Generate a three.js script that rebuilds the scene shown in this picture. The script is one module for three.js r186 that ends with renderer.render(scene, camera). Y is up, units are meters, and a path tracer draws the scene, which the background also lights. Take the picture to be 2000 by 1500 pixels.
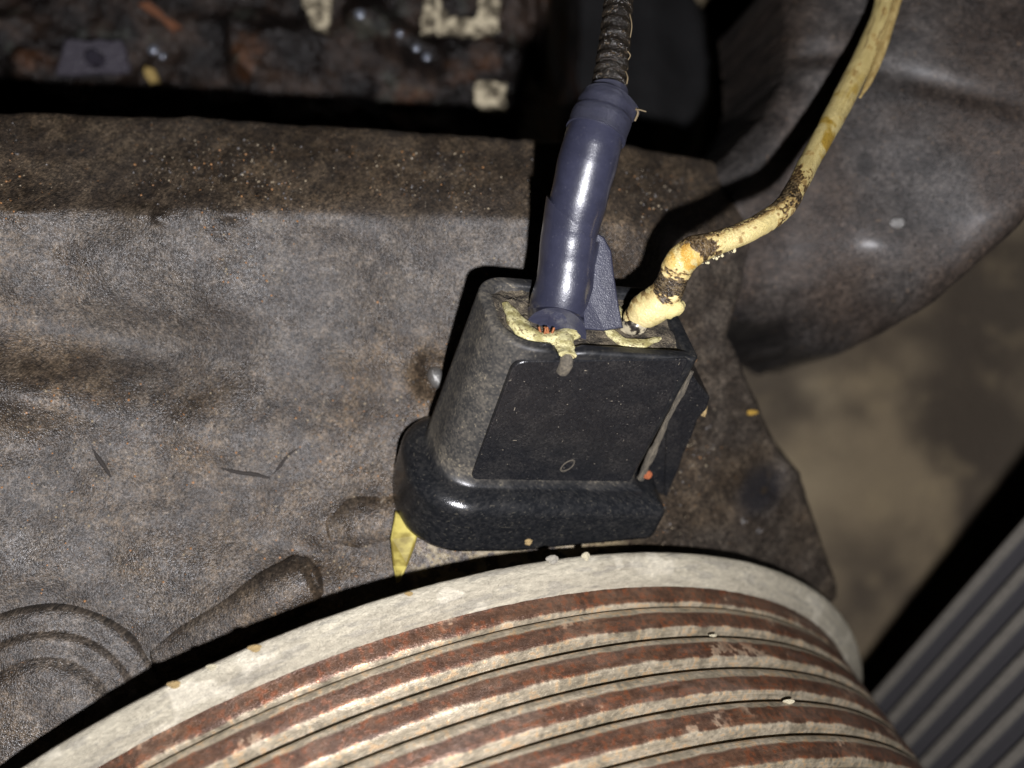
import * as THREE from 'three';
import { mergeGeometries } from 'three/addons/utils/BufferGeometryUtils.js';
import { RoundedBoxGeometry } from 'three/addons/geometries/RoundedBoxGeometry.js';

// ------------------------------------------------------------------ camera, light, exposure
// Work frame in millimetres: X right, Y up in the picture, Z towards the lens, lens at the origin.
// World: metres, y up. The lens looks straight down into the engine bay, the ground lies 220 mm below it.
const FOCAL = 2200, GROUND = 220;
const scene = new THREE.Scene();
scene.background = new THREE.Color(0x000000);
const camera = new THREE.PerspectiveCamera(2 * Math.atan(750 / FOCAL) * 180 / Math.PI, 4 / 3, 0.005, 5);
camera.position.set(0, GROUND / 1000, 0);
camera.up.set(0, 0, -1);
camera.lookAt(0, 0, 0);
camera.focus = 0.0955;
camera.userData.fStop = 21;
const renderer = new THREE.WebGLRenderer({ antialias: true });
renderer.toneMapping = THREE.LinearToneMapping;
renderer.toneMappingExposure = 1.12;
renderer.shadowMap.enabled = true;
const flash = new THREE.PointLight(0xfbfaff, 0.067, 0, 2);     // the phone's own LED flash, beside its lens
flash.name = 'phone_flash';
flash.position.set(0.0102, GROUND / 1000 - 0.001, 0.0125);
flash.castShadow = true;
flash.shadow.radius = 0.07;
flash.shadow.camera.near = 0.01;
flash.shadow.mapSize.set(2048, 2048);
scene.add(flash);

// ------------------------------------------------------------------ helpers
const V = (x, y, z) => new THREE.Vector3(x, y, z);
const P = (px, py, d) => V((px - 1000) * d / FOCAL, (750 - py) * d / FOCAL, -d);
const TO_WORLD = new THREE.Matrix4().set(1e-3, 0, 0, 0, 0, 0, 1e-3, GROUND * 1e-3, 0, -1e-3, 0, 0, 0, 0, 0, 1);
let seed = 12345;
const rnd = () => { seed = (seed * 1664525 + 1013904223) >>> 0; return seed / 4294967296; };
const clamp = (x, a = 0, b = 1) => Math.min(b, Math.max(a, x));
const sm = (a, b, x) => { const t = clamp((x - a) / (b - a)); return t * t * (3 - 2 * t); };
const mix = (a, b, t) => a + (b - a) * t;
const mix3 = (a, b, t) => [mix(a[0], b[0], t), mix(a[1], b[1], t), mix(a[2], b[2], t)];
const LAT = new Float32Array(65536); for (let i = 0; i < 65536; i++) LAT[i] = rnd();
// value noise, periodic with (px, py) lattice cells when given
function vn(x, y, px = 4096, py = 4096, s = 0) {
  let ix = Math.floor(x), iy = Math.floor(y); let fx = x - ix, fy = y - iy;
  fx = fx * fx * (3 - 2 * fx); fy = fy * fy * (3 - 2 * fy);
  const x0 = ((ix % px) + px) % px, x1 = (x0 + 1) % px, y0 = ((iy % py) + py) % py, y1 = (y0 + 1) % py;
  const h = (a, b) => LAT[(Math.imul(a + s * 131, 7919) + Math.imul(b + s * 57, 104729) + (Math.imul(a + 17, b + 29) & 0xffff)) & 65535];
  return mix(mix(h(x0, y0), h(x1, y0), fx), mix(h(x0, y1), h(x1, y1), fx), fy);
}
function fbm(x, y, oct, px = 4096, py = 4096, s = 0, gain = 0.5) {
  let a = 0, w = 1, t = 0;
  for (let i = 0; i < oct; i++) { a += w * vn(x, y, px, py, s + i); t += w; w *= gain; x *= 2; y *= 2; px *= 2; py *= 2; }
  return a / t;
}
const n3 = (p, f, s = 0) => (vn(p.x * f + 31.7, p.y * f + p.z * f * 0.73, 4096, 4096, s) + vn(p.z * f + 7.3, p.x * f * 0.61 - p.y * f, 4096, 4096, s + 3)) / 2 - 0.5;
function tex(w, h, fn, colour = true, wrap = true) {
  const d = new Uint8Array(w * h * 4);
  for (let j = 0; j < h; j++) for (let i = 0; i < w; i++) {
    const c = fn((i + 0.5) / w, (j + 0.5) / h), k = 4 * (j * w + i);
    if (typeof c === 'number') { d[k] = d[k + 1] = d[k + 2] = clamp(c) * 255; }
    else { d[k] = clamp(c[0], 0, 255); d[k + 1] = clamp(c[1], 0, 255); d[k + 2] = clamp(c[2], 0, 255); }
    d[k + 3] = 255;
  }
  const t = new THREE.DataTexture(d, w, h, THREE.RGBAFormat);
  t.magFilter = THREE.LinearFilter; t.minFilter = THREE.LinearMipmapLinearFilter; t.generateMipmaps = true;
  if (wrap) t.wrapS = t.wrapT = THREE.RepeatWrapping;
  if (colour) t.colorSpace = THREE.SRGBColorSpace;
  t.needsUpdate = true; return t;
}
const rep = (t, x, y) => { const c = t.clone(); c.repeat.set(x, y); c.needsUpdate = true; return c; };
const std = (o) => new THREE.MeshPhysicalMaterial(o);
const used = new Map();
const numbered = (n) => { const k = used.get(n) ?? 0; used.set(n, k + 1); return k ? n + '_' + String(k).padStart(3, '0') : n; };
function tag(o, label, category, group, kind) {
  o.userData.label = label; if (category) o.userData.category = category;
  if (group) o.userData.group = group; if (kind) o.userData.kind = kind; return o;
}
const ORIGIN = new Map();
function thing(name, label, category, base, group) {
  const g = new THREE.Group(); g.name = numbered(name);
  g.position.copy(base.clone().applyMatrix4(TO_WORLD)); ORIGIN.set(g, g.position); scene.add(g);
  return tag(g, label, category, group);
}
function part(name, geo, mat, parent) {
  geo.applyMatrix4(TO_WORLD);
  const o = parent ? ORIGIN.get(parent) : V(0, 0, 0);
  geo.translate(-o.x, -o.y, -o.z);
  const m = new THREE.Mesh(geo, mat); m.castShadow = m.receiveShadow = true;
  m.name = parent ? name : numbered(name);
  ORIGIN.set(m, o); (parent ?? scene).add(m); return m;
}
// a mesh that is a thing by itself, its origin at its own base
function lone(name, geo, mat, label, category, base, group) {
  geo.applyMatrix4(TO_WORLD); const b = base.clone().applyMatrix4(TO_WORLD); geo.translate(-b.x, -b.y, -b.z);
  const m = new THREE.Mesh(geo, mat); m.castShadow = m.receiveShadow = true; m.name = numbered(name); m.position.copy(b); scene.add(m);
  return tag(m, label, category, group);
}
function geoFrom(pos, idx, uv) {
  const g = new THREE.BufferGeometry();
  g.setAttribute('position', new THREE.Float32BufferAttribute(pos, 3));
  if (uv) g.setAttribute('uv', new THREE.Float32BufferAttribute(uv, 2));
  g.setIndex(idx); g.computeVertexNormals(); return g;
}
// tube along a smooth path; pts: [Vector3, radius]; shape(t, th) scales the radius; ends(th) -> [t0, t1]
function sweep(pts, N, M, { shape, ends, caps = true, uLen = 1, jitter } = {}) {
  const curve = new THREE.CatmullRomCurve3(pts.map((p) => p[0]), false, 'centripetal');
  const K = pts.length - 1, at = (t) => curve.getPoint(clamp(t));
  const rad = (t) => { const x = clamp(t) * K, i = Math.min(K - 1, Math.floor(x)), f = x - i; return mix(pts[i][1], pts[i + 1][1], f * f * (3 - 2 * f)); };
  const S = 4 * N, frames = []; let T0 = null, Nn = null;
  for (let i = 0; i <= S; i++) {
    const T = curve.getTangent(i / S);
    if (!T0) { Nn = V(0, 0, 1).addScaledVector(T, -T.z).normalize(); }
    else { Nn = Nn.clone().addScaledVector(T, -Nn.dot(T)).normalize(); }
    T0 = T; frames.push([Nn, T.clone().cross(Nn).normalize()]);
  }
  const pos = [], uv = [], idx = [];
  for (let i = 0; i <= N; i++) for (let j = 0; j <= M; j++) {
    const th = 2 * Math.PI * (j % M) / M; let t = i / N;
    if (ends) { const [a, b] = ends(th); t = mix(a, b, t); }
    const c = at(t), [u, w] = frames[Math.round(clamp(t) * S)];
    let r = rad(t) * (shape ? shape(t, th) : 1);
    const q = c.clone().addScaledVector(u, r * Math.cos(th)).addScaledVector(w, r * Math.sin(th));
    if (jitter) q.add(jitter(q, t, th));
    pos.push(q.x, q.y, q.z); uv.push(t * uLen, j / M);
  }
  for (let i = 0; i < N; i++) for (let j = 0; j < M; j++) { const a = i * (M + 1) + j, b = a + M + 1; idx.push(a, a + 1, b, b, a + 1, b + 1); }
  if (caps) for (const e of [0, N]) {
    const c = V(0, 0, 0); for (let j = 0; j < M; j++) { const k = 3 * (e * (M + 1) + j); c.add(V(pos[k], pos[k + 1], pos[k + 2])); } c.divideScalar(M);
    const o = pos.length / 3; for (let j = 0; j <= M; j++) { const k = e * (M + 1) + j; pos.push(pos[3 * k], pos[3 * k + 1], pos[3 * k + 2]); uv.push(uv[2 * k], uv[2 * k + 1]); }
    const ci = pos.length / 3; pos.push(c.x, c.y, c.z); uv.push(e ? uLen : 0, 0.5);
    for (let j = 0; j < M; j++) { const a = o + j; e ? idx.push(a, a + 1, ci) : idx.push(a + 1, a, ci); }
  }
  const g = geoFrom(pos, idx, uv);
  const nn = g.attributes.normal;      // weld the seam's normals
  for (let i = 0; i <= N; i++) { const a = i * (M + 1), b = a + M; const s = V(nn.getX(a) + nn.getX(b), nn.getY(a) + nn.getY(b), nn.getZ(a) + nn.getZ(b)).normalize(); nn.setXYZ(a, s.x, s.y, s.z); nn.setXYZ(b, s.x, s.y, s.z); }
  return g;
}
// a cast surface over a polygon (list of [px, py, depth] outline corners) with rounded shoulders and real sides
function relief(corners, zOf, { step = 0.3, edge = 1.5, drop = 14, wob = 0.25, skirt = 7 } = {}) {
  const poly = corners.map(([x, y, d]) => P(x, y, d));
  let x0 = 1e9, x1 = -1e9, y0 = 1e9, y1 = -1e9;
  for (const p of poly) { x0 = Math.min(x0, p.x); x1 = Math.max(x1, p.x); y0 = Math.min(y0, p.y); y1 = Math.max(y1, p.y); }
  const out = drop / skirt; x0 -= out + step; x1 += out + step; y0 -= out + step; y1 += out + step;
  const nx = Math.ceil((x1 - x0) / step), ny = Math.ceil((y1 - y0) / step);
  const sdOf = (x, y) => {
    let d = 1e9, ins = false;
    for (let i = 0, j = poly.length - 1; i < poly.length; j = i++) {
      const a = poly[j], b = poly[i], ex = b.x - a.x, ey = b.y - a.y, wx = x - a.x, wy = y - a.y;
      const t = clamp((wx * ex + wy * ey) / (ex * ex + ey * ey)); d = Math.min(d, Math.hypot(wx - ex * t, wy - ey * t));
      if ((a.y > y) !== (b.y > y) && x < ex * (y - a.y) / ey + a.x) ins = !ins;
    }
    return ins ? d : -d;
  };
  const pos = [], uv = [], sds = [], idx = [];
  for (let j = 0; j <= ny; j++) for (let i = 0; i <= nx; i++) {
    const x = x0 + i * step, y = y0 + j * step;
    const sd = sdOf(x, y) + wob * (fbm(x * 0.5 + 40, y * 0.5 + 40, 4) - 0.5) * 2;
    let z = zOf(x, y);
    if (sd < edge) { const q = clamp(edge - sd, 0, edge); z -= edge - Math.sqrt(Math.max(0, edge * edge - q * q)); if (sd < 0) z += Math.max(sd * skirt, -drop); }
    pos.push(x, y, z); uv.push((x - x0) / (nx * step), (y - y0) / (ny * step)); sds.push(sd);
  }
  for (let j = 0; j < ny; j++) for (let i = 0; i < nx; i++) {
    const a = j * (nx + 1) + i, b = a + 1, c = a + nx + 1, d = c + 1;
    if (Math.max(sds[a], sds[b], sds[c], sds[d]) < -out) continue;
    idx.push(a, b, c, b, d, c);
  }
  const g = geoFrom(pos, idx, uv); g.userData = { x0, y0, w: nx * step, h: ny * step }; return g;
}

// ------------------------------------------------------------------ shared textures
const worley = (x, y, n, s) => {
  const ix = Math.floor(x), iy = Math.floor(y); let d = 9;
  for (let j = -1; j <= 1; j++) for (let i = -1; i <= 1; i++) { const a = ((ix + i) % n + n) % n, b = ((iy + j) % n + n) % n; const dx = ix + i + LAT[(a * 7919 + b * 13007 + s * 31) & 65535] - x, dy = iy + j + LAT[(a * 3571 + b * 9311 + s * 77 + 5) & 65535] - y; const q = dx * dx + dy * dy; if (q < d) d = q; }
  return Math.sqrt(d);
};
const grainTex = tex(512, 512, (u, v) => {
  const w = clamp(1 - worley(u * 46, v * 46, 46, 1)), w2 = clamp(1 - worley(u * 110, v * 110, 110, 2)), big = vn(u * 46, v * 46, 46, 46, 7);
  return 0.1 + 0.42 * w * w * (0.3 + big) + 0.18 * w2 + 0.25 * fbm(u * 10, v * 10, 4, 10, 10, 4);
}, false);
const fineTex = tex(512, 512, (u, v) => 0.3 + 0.25 * fbm(u * 40, v * 40, 4, 40, 40, 6) + 0.3 * Math.pow(vn(u * 200, v * 200, 200, 200, 2), 3), false);

// ------------------------------------------------------------------ the ground far below
{
  const g = new THREE.PlaneGeometry(420, 340, 60, 50); g.translate(10, 0, -GROUND);
  const q = g.attributes.position; for (let i = 0; i < q.count; i++) q.setZ(i, -GROUND + 1.2 * (fbm(q.getX(i) * 0.03 + 9, q.getY(i) * 0.03 + 9, 4) - 0.5));
  g.computeVertexNormals();
  const map = tex(1024, 1024, (u, v) => {
    const f = fbm(u * 20, v * 16, 5, 4096, 4096, 11), s = sm(0.35, 0.72, f), k = fbm(u * 90, v * 80, 3, 4096, 4096, 14), l = fbm(u * 9, v * 8, 3, 4096, 4096, 3);
    let c = mix3([188, 172, 140], [146, 130, 104], sm(0.35, 0.65, l));
    c = mix3(c, [62, 54, 47], s * 0.75); c = mix3(c, [168, 150, 116], sm(0.6, 0.8, k) * 0.3);
    return c;
  });
  const m = part('ground', g, std({ map, roughness: 0.92, bumpMap: rep(grainTex, 8, 7), bumpScale: 0.0006 }));
  tag(m, 'blurred tan ground with dark oily blotches seen through the gap beside the belt', 'ground', null, 'structure');
}

// ------------------------------------------------------------------ engine block casting
const AX = V(0.39122838, -0.634546, 0.66655212).normalize(), PC = V(-13.2776, -64.6831, -134.7097);   // pulley axis and the centre of its rear flange
const smin = (a, b, k) => { const h = clamp(0.5 + 0.5 * (b - a) / k); return mix(b, a, h) - k * h * (1 - h); };
const bump = (x, y, cx, cy, rx, ry, ang, h, pw = 2) => {
  const c = Math.cos(ang), s = Math.sin(ang), dx = x - cx, dy = y - cy, u = (dx * c + dy * s) / rx, v = (-dx * s + dy * c) / ry;
  return h * Math.exp(-Math.pow(u * u + v * v, pw / 2));
};
const capsule = (x, y, ax, ay, bx, by, r, h) => {
  const ex = bx - ax, ey = by - ay, t = clamp(((x - ax) * ex + (y - ay) * ey) / (ex * ex + ey * ey)), d = Math.hypot(x - ax - ex * t, y - ay - ey * t) / r;
  return d < 1.6 ? h * Math.exp(-Math.pow(d, 3) * 1.2) : 0;
};
const nominal = (X, Y) => {                                          // place on the casting, in the photograph's own units
  let d = 104; for (let i = 0; i < 3; i++) d = 106 - 7 * Math.pow(Math.max(0, 850 - (1000 + X * FOCAL / d)) / 850, 2);
  return [1000 + X * FOCAL / d, 750 - Y * FOCAL / d];
};
function blockZ(X, Y) {
  const [x, y] = nominal(X, Y);
  let z = -106 + 7 * Math.pow(Math.max(0, 850 - x) / 850, 2) - 0.032 * clamp(x - 1150, 0, 150) - 0.042 * Math.max(0, x - 1300);
  const ridge = 412 + x * 0.018 + 8 * (fbm(x * 0.01, 3.3, 3) - 0.5), dy = ridge - y;
  const soft = 9 * Math.log(1 + Math.exp(clamp(dy / 9, -30, 30)));
  z -= soft * 0.0477 * 0.95;                                         // the upper chamfer falls away from its edge
  const below = Math.max(0, -dy);
  z += 2.2 * Math.exp(-below / 160) - 0.5 * sm(100, 330, below) + 2.6 * sm(300, 700, below) * sm(1000, 700, x);
  z += 2.4 * (fbm(x * 0.0045 + 5, y * 0.006 + 2, 2, 4096, 4096, 20) - 0.5) + 0.42 * (fbm(x * 0.013, y * 0.017, 2, 4096, 4096, 24) - 0.5) + 0.05 * (fbm(x * 0.06, y * 0.06, 3, 4096, 4096, 28) - 0.5);
  z += bump(x, y, 846, 735, 38, 46, 0, 1.5, 3) + bump(x, y, 815, 750, 70, 80, 0, -0.7);
  z += bump(x, y, 80, 770, 170, 70, 0.2, 3.0) + bump(x, y, 330, 690, 220, 60, 0.25, -0.9);
  z += bump(x, y, 690, 1020, 85, 46, -0.2, 0.6, 3) + bump(x, y, 610, 1080, 50, 30, 0.3, -0.7);
  z += capsule(x, y, 330, 1262, 575, 1150, 60, 0.8);
  z += bump(x, y, 285, 428, 22, 12, 0.1, 0.5) + bump(x, y, 330, 436, 18, 12, 0.3, 0.6) + bump(x, y, 465, 430, 26, 10, 0.05, 0.45) + bump(x, y, 60, 424, 40, 10, 0, 0.35);
  z += 0 ;
  const br = Math.hypot(x - 100, (y - 1420) * 1.05);                 // stepped round boss
  z += 0.7 * sm(262, 190, br) + 1.4 * bump(x, y, 90, 1395, 40, 16, -0.25, 1, 2);
  z -= 0.9 * Math.exp(-Math.pow((x - 206 - 0.05 * (y - 1300)) / 18, 2)) * sm(1210, 1270, y);
  z += capsule(x, y, 1520, 1055, 1585, 1012, 9, 0.7) + capsule(x, y, 1560, 1080, 1610, 1050, 9, 0.7) + bump(x, y, 1590, 960, 55, 40, -0.5, -0.9);
  // the seat under the sensor
  z += 0.8 * sm(240, 150, Math.hypot((x - 1030) * 0.8, (y - 1080) * 1.4));
  // the casting keeps clear of the pulley's back face
  const off = (X - PC.x) * AX.x + (Y - PC.y) * AX.y, lim = PC.z + (-4.4 - off) / AX.z;
  return smin(z, lim, 0.6);
}
const onBlock = (px, py) => { let d = 106, p; for (let i = 0; i < 6; i++) { p = P(px, py, d); d = -blockZ(p.x, p.y); } return V(p.x, p.y, -d); };
const BLOCKPOLY = [[-130, 200, 103], [0, 206, 105], [200, 212, 108], [350, 216, 110], [480, 228, 111], [700, 246, 113], [900, 268, 115], [1080, 280, 115], [1290, 290, 119], [1400, 302, 122],
  [1490, 372, 121], [1465, 470, 118], [1450, 560, 118], [1424, 655, 117], [1462, 730, 118], [1500, 800, 119], [1540, 880, 121], [1580, 930, 123], [1602, 1000, 125], [1622, 1090, 129], [1644, 1168, 134], [1600, 1240, 134], [1400, 1250, 128],
  [1100, 1260, 116], [800, 1330, 110], [500, 1460, 106], [250, 1640, 106], [-130, 1640, 106]];
const gBlock = relief(BLOCKPOLY, blockZ, { step: 0.26, edge: 0.9, drop: 22, wob: 0.3, skirt: 6 });
const EB = gBlock.userData;
const blockMap = tex(2048, 1536, (u, v) => {
  const X = EB.x0 + u * EB.w, Y = EB.y0 + v * EB.h, [x, y] = nominal(X, Y);
  const big = fbm(X * 0.09, Y * 0.09, 4, 4096, 4096, 40), mid = fbm(X * 0.6, Y * 0.6, 4, 4096, 4096, 44), fin = fbm(X * 3.2, Y * 3.2, 3, 4096, 4096, 48), dot = vn(X * 5.5, Y * 5.5, 4096, 4096, 52);
  let c = mix3([52, 46, 40], [72, 65, 57], sm(0.3, 0.7, mid));
  const band = sm(20, -20, y - (412 + x * 0.018));                                  // caked brown dirt on the upper chamfer
  const brown = clamp(sm(0.42, 0.68, big) * 0.75 + band * 0.8 + bump(x, y, 520, 980, 330, 220, 0, 0.55) + bump(x, y, 800, 700, 120, 120, 0, 0.3));
  c = mix3(c, mix3([58, 47, 35], [84, 69, 51], sm(0.3, 0.7, mid)), brown * 0.62);
  const gr = vn(X * 8.5, Y * 8.5, 4096, 4096, 55), k = 0.24 + 0.78 * fin + 0.74 * gr; c = [c[0] * k, c[1] * k, c[2] * k];
  c = mix3(c, [38, 32, 27], sm(0.58, 0.75, fbm(X * 1.9 + 9, Y * 1.9, 3, 4096, 4096, 57)) * 0.4);
  const sp = sm(0.86, 0.97, dot) * sm(0.4, 0.6, vn(X * 0.8, Y * 0.8, 4096, 4096, 58));
  c = mix3(c, vn(X * 2.1, Y * 2.1, 4096, 4096, 60) > 0.68 ? [170, 116, 66] : [160, 150, 134], sp * (0.35 + 0.3 * brown));
  // dried tan film under the sensor
  c = mix3(c, [150, 136, 104], sm(0.42, 0.6, fbm(X * 1.1, Y * 1.1, 4, 4096, 4096, 63)) * 0.7 * sm(1030, 1060, y) * sm(790, 830, x) * sm(1290, 1180, x));
  const oil = bump(x, y, 1560, 990, 70, 55, -0.4, 1, 4) * sm(0.35, 0.5, mid + 0.1);
  return mix3(c, [34, 34, 38], oil * 0.8);
}, true, false);
const blockRough = tex(1024, 768, (u, v) => {
  const X = EB.x0 + u * EB.w, Y = EB.y0 + v * EB.h, [x, y] = nominal(X, Y);
  const r = 0.36 + 0.16 * sm(0.3, 0.7, fbm(X * 0.16 + 3, Y * 0.2, 4, 4096, 4096, 70)) - 0.1 * sm(0.55, 0.7, fbm(X * 1.5, Y * 1.5, 3, 4096, 4096, 74)) + 0.2 * sm(20, -20, y - (412 + x * 0.018));
  const oil = clamp(bump(x, y, 1560, 1010, 75, 70, -0.4, 1, 4) + bump(x, y, 852, 742, 34, 36, 0, 1, 4) + bump(x, y, 95, 1395, 50, 25, -0.2, 1, 4) + bump(x, y, 310, 425, 60, 22, 0.1, 1, 3) + bump(x, y, 680, 292, 90, 20, 0.15, 0.8, 2) * sm(0.4, 0.6, vn(X * 2, Y * 2)) + bump(x, y, 590, 1135, 40, 40, 0, 0.5, 2) + bump(x, y, 120, 1210, 110, 40, 0, 0.4, 2));
  const g = mix(r, 0.24, oil); return [255, 255 * g, 0];
}, false, false);
const block = thing('engine_block', 'grimy grey cast engine block with long chamfered edge behind the black sensor', 'engine block', P(600, 800, 130));
{
  const m = std({ map: blockMap, roughnessMap: blockRough, roughness: 1, metalness: 0, specularIntensity: 1, ior: 1.5, clearcoat: 0.12, clearcoatRoughness: 0.46, bumpMap: rep(grainTex, 13, 10), bumpScale: 0.00015 });
  part('casting', gBlock, m, block);
  // raised forms of the casting
  const ontoBlock = (g) => { const q = g.attributes.position, u = []; for (let i = 0; i < q.count; i++) { const p = V(q.getX(i), q.getY(i), q.getZ(i)); u.push((p.x - EB.x0) / EB.w, (p.y - EB.y0) / EB.h); } g.setAttribute('uv', new THREE.Float32BufferAttribute(u, 2)); return g; };
  const lug = (list) => {
    const pts = list.map(([x, y, r, sink]) => { const p = onBlock(x, y); p.z -= sink; return [p, r]; });
    const e = 0.5, cap = (a, b, r) => a.clone().add(a.clone().sub(b).setLength(r * e)), n = pts.length;
    pts.unshift([cap(pts[0][0], pts[1][0], pts[0][1] * 0.7), pts[0][1] * 0.72], [pts[0][0], pts[0][1]].slice()); pts.splice(2, 1);
    pts.unshift([cap(pts[0][0], pts[1][0], pts[1][1] * 0.5), pts[1][1] * 0.2]);
    const L = pts.length; pts.push([cap(pts[L - 1][0], pts[L - 2][0], pts[L - 1][1] * 0.8), pts[L - 1][1] * 0.75]); pts.push([cap(pts[L][0], pts[L - 1][0], pts[L - 1][1] * 0.5), pts[L - 1][1] * 0.2]);
    part('cast_lug', ontoBlock(sweep(pts, 70, 36, { shape: (t, th) => 1 + 0.12 * (fbm(t * 4 + list.length, Math.cos(th) + 3, 3) - 0.5) })), m, block);
  };
  lug([[300, 1290, 2.2, 1.9], [430, 1226, 2.7, 1.8], [530, 1172, 2.8, 1.6], [590, 1142, 2.7, 1.35]]);
  lug([[640, 1046, 3.0, 2.75], [700, 1032, 3.6, 3.1], [770, 1020, 3.4, 3.0]]);
  { // stepped round boss
    const prof = [[0.01, 2.0], [2.2, 1.95], [4.6, 1.7], [5.6, 1.2], [6.1, 0.9], [7.3, 0.85], [7.8, 0.5], [8.2, 0.2], [9.4, 0.15], [10.1, -0.5], [10.4, -2.5]].map(([r, h]) => new THREE.Vector2(r, h));
    const g = new THREE.LatheGeometry(new THREE.SplineCurve(prof).getPoints(50), 90), q = g.attributes.position; g.rotateX(Math.PI / 2);
    for (let i = 0; i < q.count; i++) { const x = q.getX(i), y = q.getY(i); q.setZ(i, q.getZ(i) + 0.5 * (fbm(x * 0.35 + 9, y * 0.35 + 9, 3) - 0.5)); }
    const c = onBlock(85, 1415); g.rotateY(0.3); g.rotateX(-0.05); g.translate(c.x, c.y, c.z + 0.2); g.computeVertexNormals(); part('cast_boss', ontoBlock(g), m, block);
  }
  { const n = new THREE.SphereGeometry(1, 28, 18), q = n.attributes.position; for (let i = 0; i < q.count; i++) { const p = V(q.getX(i), q.getY(i), q.getZ(i)); const f = 1 + 0.25 * n3(p, 1.3, 5); q.setXYZ(i, p.x * 0.85 * f, p.y * 1.15 * f, p.z * 1.5 * f); } n.computeVertexNormals(); n.rotateZ(0.45); const c = onBlock(852, 738); n.translate(c.x, c.y, c.z - 0.1); part('cast_nub', n, std({ color: 0xa8a6a2, roughness: 0.24, metalness: 0.7, bumpMap: rep(fineTex, 1, 1), bumpScale: 0.0001 }), block); }
  // loose grit caked into the oily film
  const grain = new THREE.IcosahedronGeometry(1, 0); const N = 9000;
  const im = new THREE.InstancedMesh(grain, std({ color: 0xffffff, roughness: 0.45 }), N); im.castShadow = im.receiveShadow = true;
  const M = new THREE.Matrix4(), q = new THREE.Quaternion(), e = new THREE.Euler(), col = new THREE.Color(); let k = 0;
  const o = ORIGIN.get(block), Z = (x, y) => blockZ(x, y);
  for (let tries = 0; k < N && tries < 60000; tries++) {
    const px = rnd() * 1700 - 50, py = 230 + rnd() * 1200, d = py < 410 ? 110 : 106, p = P(px, py, d);
    if (px > 1380 && (py < 680 || px > 1400 + (py - 680) * 0.45)) continue;
    const dens = fbm(px * 0.006, py * 0.006, 3, 4096, 4096, 80) + (py < 415 ? 0.12 : 0) + bump(px, py, 520, 980, 300, 200, 0, 0.15);
    if (rnd() > sm(0.35, 0.75, dens)) continue;
    p.z = Z(p.x, p.y) - (py < 235 ? 9 : 0); if (py < 250 + px * 0.05) continue;
    const r = 0.03 + 0.11 * Math.pow(rnd(), 4);
    p.z += r * 0.3; p.applyMatrix4(TO_WORLD).sub(o);
    e.set(rnd() * 6, rnd() * 6, rnd() * 6); q.setFromEuler(e);
    M.compose(p, q, V(r, r * (0.6 + 0.5 * rnd()), r).multiplyScalar(1e-3)); im.setMatrixAt(k, M);
    const h = rnd();
    if (h < 0.16) col.setRGB(0.30, 0.15, 0.06); else if (h < 0.4) col.setRGB(0.26, 0.21, 0.14); else if (h < 0.7) col.setRGB(0.14, 0.13, 0.125); else col.setRGB(0.05, 0.045, 0.04);
    im.setColorAt(k, col); k++;
  }
  im.count = k; im.name = 'grit'; im.userData.kind = 'stuff'; im.userData.label = 'fine tan and grey grit stuck to the casting'; block.add(im);
}

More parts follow.
